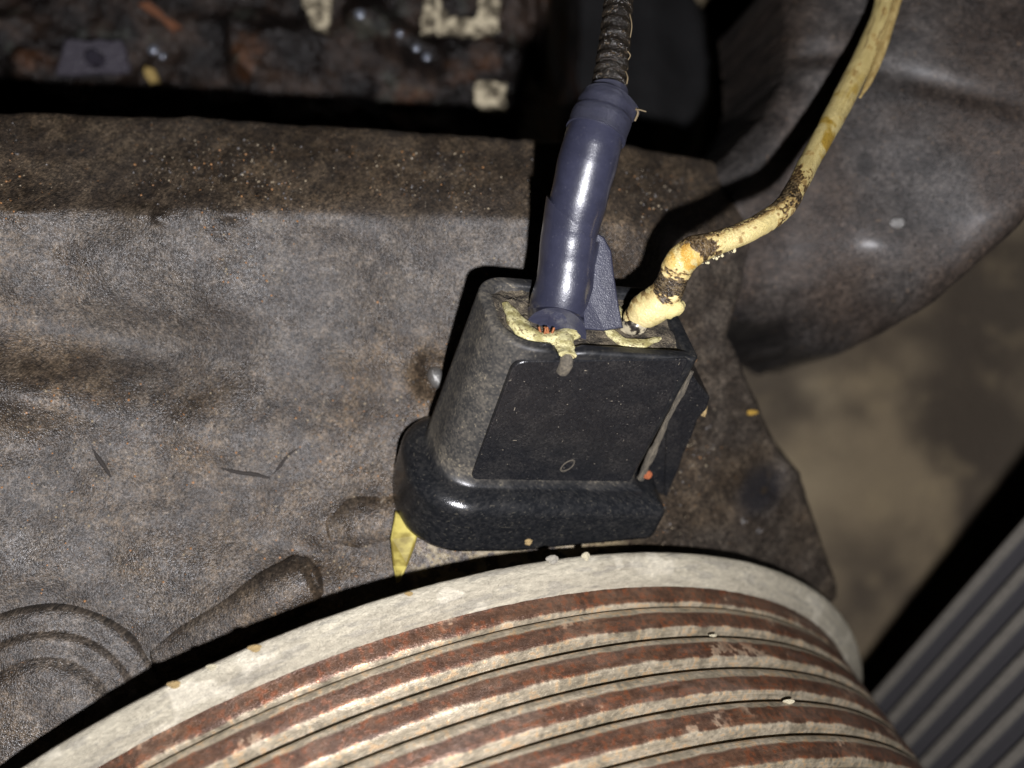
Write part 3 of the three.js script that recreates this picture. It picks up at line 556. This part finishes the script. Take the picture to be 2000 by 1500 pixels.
  part('mounting_ear', eg, panelMat, sensor);
  // dusty ridge where the ear meets the body
  part('dust_ridge', sweep([[1352, 726, 0.18], [1331, 766, 0.3], [1307, 812, 0.24], [1286, 858, 0.32], [1266, 900, 0.42], [1251, 934, 0.4]].map(([x, y, r]) => { const l = onFront(x, y, -0.62); return [S(l.x, l.y, -0.62), r]; }), 90, 12, { shape: (t, th) => 0.55 + 0.75 * fbm(t * 14, th * 1.2 + 3, 3) }), greyDust, sensor);

  // the filled tray in the top
  const topMap = tex(256, 256, (u, v) => { const n = fbm(u * 14, v * 14, 4, 14, 14, 450), f = fbm(u * 60, v * 60, 2, 60, 60, 454); let c = mix3([48, 42, 34], [98, 88, 72], sm(0.3, 0.7, n)); c = mix3(c, [136, 126, 100], sm(0.6, 0.78, f) * 0.6); return c; });
  {
    const q = ring(grow(inner, 0.12)), pos = [], uv = [], idx = [], RN = 26, n = q.length; const cx = 0, cz = -4.7;
    for (let k = 0; k <= RN; k++) for (let i = 0; i < n; i++) { const t = k / RN, x = mix(cx, q[i][0], t), z = mix(cz, q[i][1], t); pos.push(x, H - 0.62 + 0.75 * (fbm(x * 0.9 + 20, z * 0.9 + 20, 4) - 0.5) + 0.25 * (vn(x * 4, z * 4) - 0.5), z); uv.push(x * 0.1, z * 0.1); }
    for (let k = 0; k < RN; k++) for (let i = 0; i < n - 1; i++) { const A = k * n + i, B = A + n; idx.push(A, B, A + 1, B, B + 1, A + 1); }
    part('tray_filling', geoFrom(pos, idx, uv).applyMatrix4(SM), std({ map: topMap, roughness: 0.85, bumpMap: rep(grainTex, 2, 2), bumpScale: 0.0003 }), sensor);
  }
  // cream potting compound squeezed out round the wires
  const cream = std({ map: tex(256, 256, (u, v) => { const n = fbm(u * 8, v * 8, 4, 8, 8, 460), f = fbm(u * 40, v * 40, 3, 40, 40, 464); let c = mix3([156, 147, 98], [208, 200, 150], sm(0.3, 0.65, n)); c = mix3(c, [92, 76, 50], sm(0.56, 0.72, f) * 0.75); return c; }), roughness: 0.42, bumpMap: rep(fineTex, 1, 1), bumpScale: 0.0001 });
  const bead = (list, name = 'potting_bead', mat = cream, flat = 0.55) => {
    const pts = list.map(([px, py, r, up = 0]) => { const l = onTop(px, py, H - 0.55 + up); return [S(l.x, H - 0.55 + up, l.z), r]; });
    const g = sweep(pts, 12 * list.length, 18, { uLen: list.length / 4, shape: (t, th) => 1.0 + 0.7 * (vn(t * list.length * 0.9, th * 0.9 + 5, 4096, 4096, list.length) - 0.35) }), q = g.attributes.position, m = V(0, 0, 0);
    for (let i = 0; i < q.count; i++) { m.set(q.getX(i), q.getY(i), q.getZ(i)); const h = m.clone().applyMatrix4(SI).y - (H - 0.55); m.addScaledVector(SW, -h * 0.45); q.setXYZ(i, m.x, m.y, m.z); }
    g.computeVertexNormals(); return part(name, g, mat, sensor);
  };
  bead([[988, 592, 0.35], [1000, 612, 0.6], [1012, 634, 0.8], [1036, 656, 0.8], [1066, 664, 0.75], [1096, 660, 0.7], [1126, 648, 0.62], [1146, 638, 0.3]]);
  bead([[1098, 658, 0.75], [1104, 676, 0.72, 0.1], [1108, 692, 0.6, 0.2]]);
  bead([[1180, 640, 0.3], [1196, 652, 0.42], [1218, 668, 0.46], [1248, 672, 0.5], [1276, 664, 0.36], [1290, 660, 0.15]]);
  bead([[1204, 600, 0.3], [1212, 616, 0.45], [1216, 640, 0.3]]);
  // grey drip in the notch
  { const l = onFront(1108, 700, 0), m = onFront(1108, 722, 0); part('drip', sweep([[S(l.x, H - 0.9, -1.0), 0.4], [S(l.x, H - 0.85, -0.2), 0.55], [S(l.x, H - 1.3, 0.12), 0.6], [S(l.x - 0.05, H - 2.1, 0.05), 0.55], [S(l.x - 0.05, H - 2.5, 0.0), 0.2]], 30, 14), greyDust, sensor); }
  // yellow sealing tab sticking out under the foot
  {
    const pts = [[774, 996], [800, 1014], [817, 1042], [812, 1064], [800, 1096], [784, 1132], [776, 1136], [768, 1096], [764, 1050]].map(([x, y]) => P(x, y, -onBlock(788, 1066).z));
    const zt = onBlock(788, 1066).z; const s = new THREE.Shape(pts.map((p) => new THREE.Vector2(p.x, p.y)));
    const g = new THREE.ExtrudeGeometry(s, { depth: 0.6, bevelEnabled: true, bevelThickness: 0.25, bevelSize: 0.2, bevelOffset: -0.2, bevelSegments: 3, curveSegments: 6 });
    const q = g.attributes.position; for (let i = 0; i < q.count; i++) q.setZ(i, q.getZ(i) + zt + 0.15 + 0.36 * sm(1.2, -0.2, Math.abs(q.getX(i) + 9.9)) + 0.05 * (q.getX(i) + 11));
    g.computeVertexNormals(); scaleUv(g, 0.12);
    part('sealing_tab', g, std({ map: tex(128, 256, (u, v) => { const n = fbm(u * 6, v * 9, 4, 4096, 4096, 470); return mix3([118, 104, 48], [186, 172, 92], sm(0.3, 0.7, n)); }), roughness: 0.35, transmission: 0.12 }), sensor);
  }
}

// ------------------------------------------------------------------ taped cable
{
  const root = onTop(1084, 654, H - 1.1).applyMatrix4(SM);
  const cable = thing('taped_cable', 'black corrugated cable bound with glossy dark blue tape entering the sensor', 'cable', root);
  const tapeMap = tex(512, 512, (u, v) => { const n = fbm(u * 12, v * 12, 4, 12, 12, 500), f = fbm(u * 90, v * 90, 2, 90, 90, 504), d = vn(u * 120, v * 120, 120, 120, 508); let c = mix3([35, 36, 48], [50, 51, 66], n * 0.7 + f * 0.3); return mix3(c, [128, 124, 120], sm(0.9, 0.98, d) * 0.4); });
  const tape = std({ map: tapeMap, roughness: 0.32, clearcoat: 1, clearcoatRoughness: 0.13, bumpMap: rep(fineTex, 1.5, 1.5), bumpScale: 0.000025 });
  const tapeDull = std({ map: tapeMap, roughness: 0.5, bumpMap: rep(fineTex, 2, 2), bumpScale: 0.0001 });
  const mm = (px, d) => px * d / FOCAL;
  const wr = (t, th) => 1 + 0.06 * (fbm(t * 6, Math.cos(th) * 1.6 + 4, 3, 4096, 4096, 510) - 0.5) + 0.02 * (vn(t * 3, Math.sin(th) * 2 + 9, 4096, 4096, 511) - 0.5);
  // lower wrap, flared at its mouth, cut on a slant at its top
  const r0 = mm(58, 95);
  const lo = [[root, mm(60, 96)], [P(1089, 624, 96.00), mm(60, 95.8)], [P(1094, 596, 95.20), mm(60, 95)], [P(1102, 560, 94.60), mm(58, 94.6)], [P(1108, 510, 94.20), mm(56, 94.2)], [P(1114, 465, 93.69), mm(57, 93.8)], [P(1120, 425, 93.20), mm(58.5, 93.6)], [P(1128, 385, 92.71), mm(59, 93.4)]];
  part('lower_wrap', sweep(lo, 90, 64, { uLen: 1.2, ends: (th) => [0, 0.84 + 0.13 * Math.cos(th + 1.57)], shape: (t, th) => wr(t, th) * (1 + 0.13 * Math.exp(-Math.pow((t - 0.13) / 0.09, 2)) * Math.max(0, Math.cos(th + 1.35)) + 0.018 * sm(0.8, 0.95, t)) }), tape, cable);
  const up = [[P(1106, 490, 94.00), mm(52, 94)], [P(1118, 440, 93.41), mm(54, 93.7)], [P(1130, 390, 92.75), mm(56, 93.4)], [P(1143, 335, 92.25), mm(57, 93.3)], [P(1156, 285, 91.98), mm(57, 93.4)], [P(1168, 240, 92.20), mm(55, 93.8)]];
  part('upper_wrap', sweep(up, 80, 64, { uLen: 1.4, shape: wr }), tape, cable);
  // ragged cuff of tape ends
  const cu = [[P(1163, 264, 92.03), mm(60, 93.6)], [P(1171, 240, 92.30), mm(59, 93.9)], [P(1180, 212, 92.60), mm(56, 94.2)], [P(1184, 200, 92.90), mm(54, 94.5)]];
  part('tape_cuff', sweep(cu, 40, 64, { ends: (th) => [0.02 * Math.cos(th + 1), 0.97 + 0.05 * vn(th * 3, 2)], shape: (t, th) => wr(t, th) * (1 + 0.3 * sm(0.3, 1, t) * Math.exp(-Math.pow((((th + 0.0) % (2 * Math.PI)) - 1.6) / 0.5, 2)) - 0.05 * sm(0.48, 0.52, t)) }), tapeDull, cable);
  const nk = [[P(1180, 218, 92.70), mm(43, 94.3)], [P(1185, 198, 92.90), mm(41, 94.5)], [P(1188, 176, 93.20), mm(39, 94.8)]];
  part('tape_neck', sweep(nk, 20, 48, { ends: (th) => [0, 0.94 + 0.06 * Math.cos(th)], shape: wr }), tapeDull, cable);
  // folded flap of tape down the right side
  {
    const o = [[1150, 446], [1180, 464], [1194, 490], [1200, 540], [1208, 590], [1218, 640], [1180, 646], [1140, 644], [1136, 560]].map(([x, y]) => P(x, y, 94));
    const s = new THREE.Shape(o.map((p) => new THREE.Vector2(p.x, p.y)));
    const g = new THREE.ExtrudeGeometry(s, { depth: 0.5, bevelEnabled: true, bevelThickness: 0.16, bevelSize: 0.14, bevelOffset: -0.14, bevelSegments: 3 });
    const q = g.attributes.position; for (let i = 0; i < q.count; i++) { const x = q.getX(i), y = q.getY(i); q.setZ(i, q.getZ(i) - 94.2 - 0.22 * Math.max(0, x - 6.4) + 0.18 * (vn(x * 0.8, y * 0.4) - 0.5)); }
    g.computeVertexNormals(); const u = g.attributes.uv; for (let i = 0; i < u.count; i++) u.setXY(i, u.getX(i) * 0.05, u.getY(i) * 0.05);
    part('tape_flap', g, std({ map: tapeMap, roughness: 0.42, bumpMap: rep(fineTex, 2, 2), bumpScale: 0.00006 }), cable);
  }
  // corrugated cable
  const cp = [[P(1184, 214, 92.80), mm(33, 94.4)], [P(1189, 170, 93.40), mm(32, 95)], [P(1196, 120, 94.40), mm(30.5, 96)], [P(1203, 60, 95.90), mm(28.5, 97.5)], [P(1208, 0, 97.40), mm(27, 99)], [P(1212, -60, 99.40), mm(26, 101)], [P(1215, -140, 102.40), mm(26, 104)]];
  const gloss = std({ map: tex(512, 256, (u, v) => { const n = fbm(u * 40, v * 8, 4, 4096, 8, 520), f = fbm(u * 160, v * 30, 2, 4096, 30, 524); let c = mix3([20, 18, 16], [48, 42, 35], n); c = mix3(c, [104, 88, 66], sm(0.62, 0.8, f) * 0.55); return c; }), roughness: 0.2, bumpMap: rep(grainTex, 3, 1), bumpScale: 0.00025 });
  part('corrugated_sleeve', sweep(cp, 420, 48, { uLen: 1, shape: (t, th) => { const a = t * 16 * 2 * Math.PI + 0.8 * Math.sin(th) + 2 * vn(t * 12, 3); return 1 + 0.06 * Math.tanh(2 * Math.sin(a)) + 0.05 * (vn(t * 70, 3 + 2 * Math.cos(th) + 2, 4096, 4096, 530) - 0.5) + 0.04 * (vn(t * 160, 9 + 5 * Math.sin(th), 4096, 4096, 531) - 0.5); } }), gloss, cable);
  const fib = std({ color: 0x6a5c44, roughness: 0.8 });
  const hair = (list, r, mat = fib) => part('frayed_fibre', sweep(list.map(([x, y, d]) => [P(x, y, d), r]), 14, 5), mat, cable);
  hair([[1222, 140, 92.8], [1226, 152, 92.4], [1224, 164, 92.4]], 0.06); hair([[1228, 20, 95.8], [1234, 50, 95.4], [1230, 78, 95.6]], 0.05); hair([[1232, 216, 92.4], [1246, 214, 91.8], [1262, 218, 91.8]], 0.06); hair([[1238, 206, 92.4], [1246, 220, 91.8], [1240, 236, 92.2]], 0.09); hair([[1226, 100, 93.8], [1231, 108, 93.8], [1226, 118, 93.8]], 0.05);
  // bare copper at the mouth of the wrap
  const cop = std({ color: 0xb87850, roughness: 0.35, metalness: 0.7 });
  for (let i = 0; i < 5; i++) { const x = 1056 + i * 5 + rnd() * 5, a = onTop(x, 655 + rnd() * 3, H - 0.35).applyMatrix4(SM); part('copper_strand', sweep([[a.clone().add(V(0.5 * (rnd() - 0.5), 0.7, -0.1)), 0.12], [a.clone(), 0.12], [a.clone().add(V(0.7 * (rnd() - 0.5) + 0.2, -0.1 - 0.2 * rnd(), 0.1 * rnd())), 0.1]], 6, 6), cop, cable); }
}

// ------------------------------------------------------------------ burnt yellow wire
{
  const d0 = 95.5, mm = (px, d) => px * d / FOCAL;
  const base = onTop(1236, 640, H - 0.6).applyMatrix4(SM);
  const wire = thing('yellow_wire', 'cracked yellow wire with scorched end curving out of the sensor', 'wire', base);
  const L = [[1226, 636, 97, 12], [1240, 622, 96.2, 25], [1262, 606, 95.4, 35], [1286, 590, 94.8, 36], [1306, 564, 94.2, 31], [1316, 538, 93.6, 29], [1330, 511, 93, 30], [1352, 491, 92.8, 29], [1390, 478, 93.2, 24], [1440, 460, 94, 23], [1492, 434, 95.2, 22], [1532, 404, 97, 22], [1556, 366, 99.2, 20], [1578, 322, 101.6, 20], [1606, 270, 104, 21], [1632, 222, 106.2, 22], [1664, 160, 108.6, 22], [1694, 98, 110.6, 21], [1718, 40, 112.2, 20], [1736, -30, 114, 20], [1756, -120, 116, 20]];
  const K = L.length - 1;
  const wmap = tex(2048, 256, (u, v) => {
    // u along the wire in steps of the list above, v round it
    const s = u * K, n = fbm(u * 70, v * 10, 4, 4096, 10, 600), f = fbm(u * 300, v * 40, 3, 4096, 40, 604), st = fbm(u * 30, v * 20, 3, 4096, 20, 608);
    let c = mix3([198, 180, 118], [232, 216, 164], n);
    c = mix3(c, mix3([184, 166, 108], [222, 206, 150], n), sm(5, 7, s));
    c = mix3(c, mix3([158, 139, 86], [198, 182, 126], st), sm(11, 13, s) * 0.8);
    c = mix3(c, [190, 144, 58], Math.exp(-Math.pow((s - 6.4) / 0.8, 2)) * sm(0.4, 0.6, n) * 0.9);
    c = mix3(c, [146, 116, 40], sm(0.5, 0.7, fbm(u * 60, v * 5 + 3, 3, 4096, 5, 612)) * sm(12, 13.5, s) * sm(16.5, 15, s) * 0.85);
    c = mix3(c, [112, 92, 58], sm(0.58, 0.72, st) * sm(14, 17, s) * 0.6);
    // scorch marks
    const edge = 0.6 * (n - 0.5) + 0.16 * (f - 0.5);
    let b = 0; const spot = (m, w, k) => { b = Math.max(b, sm(w, w * 0.55, Math.abs(s - m) + edge * 2.6 + 0.7 * (fbm(u * 40, v * 3 + 7, 2, 4096, 3, 615) - 0.5)) * k); };
    spot(4.5, 1.0, 0.95); spot(0.2, 0.9, 0.8); spot(7.4, 0.42, 0.75); spot(11.2, 0.85, 0.85 * sm(0.3, 0.5, n + 0.15)); spot(11.9, 0.5, 0.7);
    const side = Math.exp(-Math.pow((v - 0.84 + 0.08 * (n - 0.5)) / 0.07, 2));
    b = Math.max(b, side * sm(6, 7, s) * sm(12.5, 11.5, s) * sm(0.38, 0.52, f * 0.5 + n * 0.5) * 0.9, sm(0.62, 0.78, n) * sm(8, 9, s) * sm(13, 12, s) * 0.4, Math.exp(-Math.pow((v - 0.8) / 0.1, 2)) * sm(0.5, 1.5, s) * sm(4.5, 3.5, s) * sm(0.42, 0.55, n) * 0.45);
    b = Math.max(b, sm(0.7, 0.8, n) * 0.3 * sm(12, 13, s));
    c = mix3(c, [132, 84, 30], clamp(b * 1.5) * 0.7); return mix3(c, mix3([22, 18, 15], [104, 92, 72], sm(0.25, 0.75, f)), sm(0.12, 0.95, b) * (0.8 + 0.2 * n));
  }, true, false);
  const mat = std({ map: wmap, roughness: 0.27, bumpMap: rep(fineTex, 8, 1), bumpScale: 0.0002 });
  part('insulation', sweep(L.map(([x, y, d, r]) => [P(x, y, d), mm(r, d)]), 420, 36, { shape: (t, th) => 1 + 0.10 * (fbm(t * 60, 2 + 1.4 * Math.cos(th), 3, 4096, 4096, 620) - 0.5) + 0.08 * (fbm(t * 24, 5 + Math.sin(th), 2, 4096, 4096, 624) - 0.5) }), mat, wire);
  // split strip of the outer skin
  const skin = std({ map: tex(256, 64, (u, v) => mix3([128, 104, 58], [188, 170, 118], fbm(u * 30, v * 5, 4, 4096, 4096, 630))), roughness: 0.5 });
  part('torn_skin', sweep([[P(1776, -80, 114.5), 0.52], [P(1752, 0, 112.6), 0.5], [P(1736, 52, 111.2), 0.48], [P(1718, 110, 109.6), 0.44], [P(1698, 158, 108), 0.34], [P(1680, 190, 106.8), 0.12]], 60, 12, { shape: (t, th) => 0.75 + 0.35 * Math.abs(Math.cos(th + 0.6)) + 0.2 * (vn(t * 20, th) - 0.5) }), skin, wire);
  // bare solder and crimp at the root
  part('solder_root', sweep([[P(1214, 646, 97), 0.35], [P(1226, 640, 96.2), 0.72], [P(1240, 638, 95.8), 0.85], [P(1254, 640, 95.8), 0.6], [P(1262, 644, 96), 0.2]], 30, 18, { shape: (t, th) => 0.8 + 0.45 * vn(t * 8, th * 1.4, 4096, 4096, 640) }), std({ map: tex(128, 128, (u, v) => mix3([40, 36, 34], [186, 176, 150], sm(0.35, 0.65, fbm(u * 10, v * 10, 4, 10, 10, 642)))), roughness: 0.3, metalness: 0.3 }), wire);
  part('melted_fold', sweep([[P(1286, 612, 95), 0.4], [P(1304, 606, 94.4), 0.75], [P(1322, 600, 94.4), 0.7], [P(1334, 594, 94.8), 0.3]], 24, 14, { shape: (t, th) => 0.85 + 0.3 * vn(t * 6, th, 4096, 4096, 650) }), std({ color: 0xd8c98a, roughness: 0.5, bumpMap: rep(fineTex, 1, 1), bumpScale: 0.0002 }), wire);
  // pale crumbs of insulation hanging on the underside
  const cg = []; for (let i = 0; i < 34; i++) { const t = Math.pow(rnd(), 1.6), c = P(1366 + t * 70, 521 - t * 30 - rnd() * 7, 93.2 + rnd() * 0.8), r = 0.03 + 0.15 * Math.pow(rnd(), 3); const k = new THREE.IcosahedronGeometry(r, 0); k.scale(1, 0.6 + rnd() * 0.8, 1); k.rotateZ(rnd() * 3); k.translate(c.x, c.y, c.z); cg.push(k); }
  const cr = part('insulation_crumbs', mergeGeometries(cg), std({ color: 0xc2b894, roughness: 0.6 }), wire); cr.userData.kind = 'stuff';
}

// ------------------------------------------------------------------ loose dirt crumbs, and dark strands in place of grooves
{
  const lump = (r, sx = 1, sy = 1, sz = 1) => { const g = new THREE.IcosahedronGeometry(r, 3), q = g.attributes.position; for (let i = 0; i < q.count; i++) { const p = V(q.getX(i), q.getY(i), q.getZ(i)); p.multiplyScalar(1 + 0.9 * n3(p.clone().multiplyScalar(1 / r), 1.6, 7)); q.setXYZ(i, p.x * sx, p.y * sy, p.z * sz); } g.computeVertexNormals(); return g; };
  const col = { tan: 0xb49a6a, orange: 0xb0623a, grey: 0xa8a294, yellow: 0xb8923a, cream: 0xd0c6a8 };
  const mats = Object.fromEntries(Object.entries(col).map(([k, c]) => [k, std({ color: c, roughness: 0.8, bumpMap: rep(fineTex, 1, 1), bumpScale: 0.0002 })]));
  const crumb = (p, r, c, label, sx, sy, sz, group) => { const g = lump(r, sx, sy, sz); g.translate(p.x, p.y, p.z); lone('dirt_crumb', g, mats[c], label, 'dirt crumb', p, group); };
  const F = (px, py, z) => { const l = onFront(px, py, z); return S(l.x, l.y, z); };
  crumb(F(1032, 1056, 2.55), 0.42, 'tan', 'tan crumb stuck to the lower front of the sensor foot', 0.8, 1.2, 0.7);
  crumb(F(1265, 928, -0.3), 0.42, 'orange', 'orange crumb in the corner between sensor front and ear', 0.9, 1, 0.6);
  crumb(F(1374, 792, -3.2), 0.62, 'tan', 'long tan dirt clump on the outer edge of the sensor ear', 0.55, 1.9, 0.8);
  // on the flange of the pulley: a point of the rim seen at a pixel
  const rim = (px, py, R, s) => { let best = null, bd = 1e9; for (let i = 0; i < 4000; i++) { const a = i / 4000 * 2 * Math.PI, q = PC.clone().addScaledVector(AX, s).addScaledVector(E1, R * Math.cos(a)).addScaledVector(E2, R * Math.sin(a)); const d = Math.hypot(1000 + FOCAL * q.x / -q.z - px, 750 - FOCAL * q.y / -q.z - py); if (d < bd && q.z > -150) { bd = d; best = q; } } return best; };
  crumb(rim(1078, 1094, 64.05, -0.1), 0.5, 'grey', 'pale grey dirt crumb standing on the flange edge below the sensor foot', 1, 0.9, 0.8);
  crumb(rim(1145, 1092, 64.0, 0), 0.38, 'cream', 'cream dirt crumb on the flange just beyond the pale grey one', 0.9, 1.2, 0.8);
  for (const [x, y, r, c, l] of [[505, 1284, 0.42, 'tan', 'tan crumb on the pulley flange next to the cream crumb, on its sensor side'], [420, 1318, 0.34, 'cream', 'cream crumb between two tan crumbs on the pulley flange'], [348, 1352, 0.42, 'tan', 'tan crumb on the pulley flange beyond the cream crumb, farthest from the sensor'], [800, 1163, 0.26, 'tan', 'tiny tan crumb on the pulley flange just below the yellow sealing tab']]) crumb(rim(x, y, 63.95, 0.1), r, c, l, 1.2, 0.8, 0.7, 'dirt crumbs on the pulley flange');
  crumb(rim(1392, 1247, 61.3, 7.5), 0.3, 'cream', 'pale fluff crumb on the second groove of the pulley', 1.1, 0.5, 0.7);
  crumb(rim(1540, 1384, 61.35, 14.9), 0.34, 'cream', 'pale chip on the fifth rib of the pulley', 1.4, 0.7, 0.4);
  { const p = P(1746, 166, 120); crumb(V(p.x, p.y, -121.6), 0.5, 'yellow', 'yellow crumb on the dark casting arm right of the wire', 1.2, 0.7, 0.7); }
  { const p = onBlock(1464, 806); crumb(V(p.x, p.y, p.z + 0.1), 0.5, 'yellow', 'flat yellow flake on the block right of the sensor ear', 1.6, 0.6, 0.4); }
  const groove_mark = std({ color: 0x2a2521, roughness: 0.85 });  // dark strands added to stand in for grooves in the casting
  const strand = (list, r, label) => { const pts = list.map(([x, y], i) => { const p = onBlock(x, y); return [V(p.x, p.y, p.z - 0.02), r * (0.8 + 0.5 * rnd()) * (i === 0 || i === list.length - 1 ? 0.4 : 1)]; }); lone('groove_strand', sweep(pts, 40, 8), groove_mark, label, 'groove_mark', pts[0][0]); };
  strand([[432, 914], [462, 922], [494, 926], [528, 934]], 0.24, 'thick black strand added for a groove across the block face');
  strand([[534, 926], [548, 908], [562, 890], [584, 874]], 0.14, 'thin black strand added for a groove slanting up from the thick one');
  strand([[180, 876], [194, 898], [208, 918], [216, 932]], 0.22, 'short dark strand added for a groove on the block beside the stepped boss');
}

scene.traverse((o) => { if (o.isMesh) { o.castShadow = true; o.receiveShadow = true; } });
renderer.render(scene, camera);
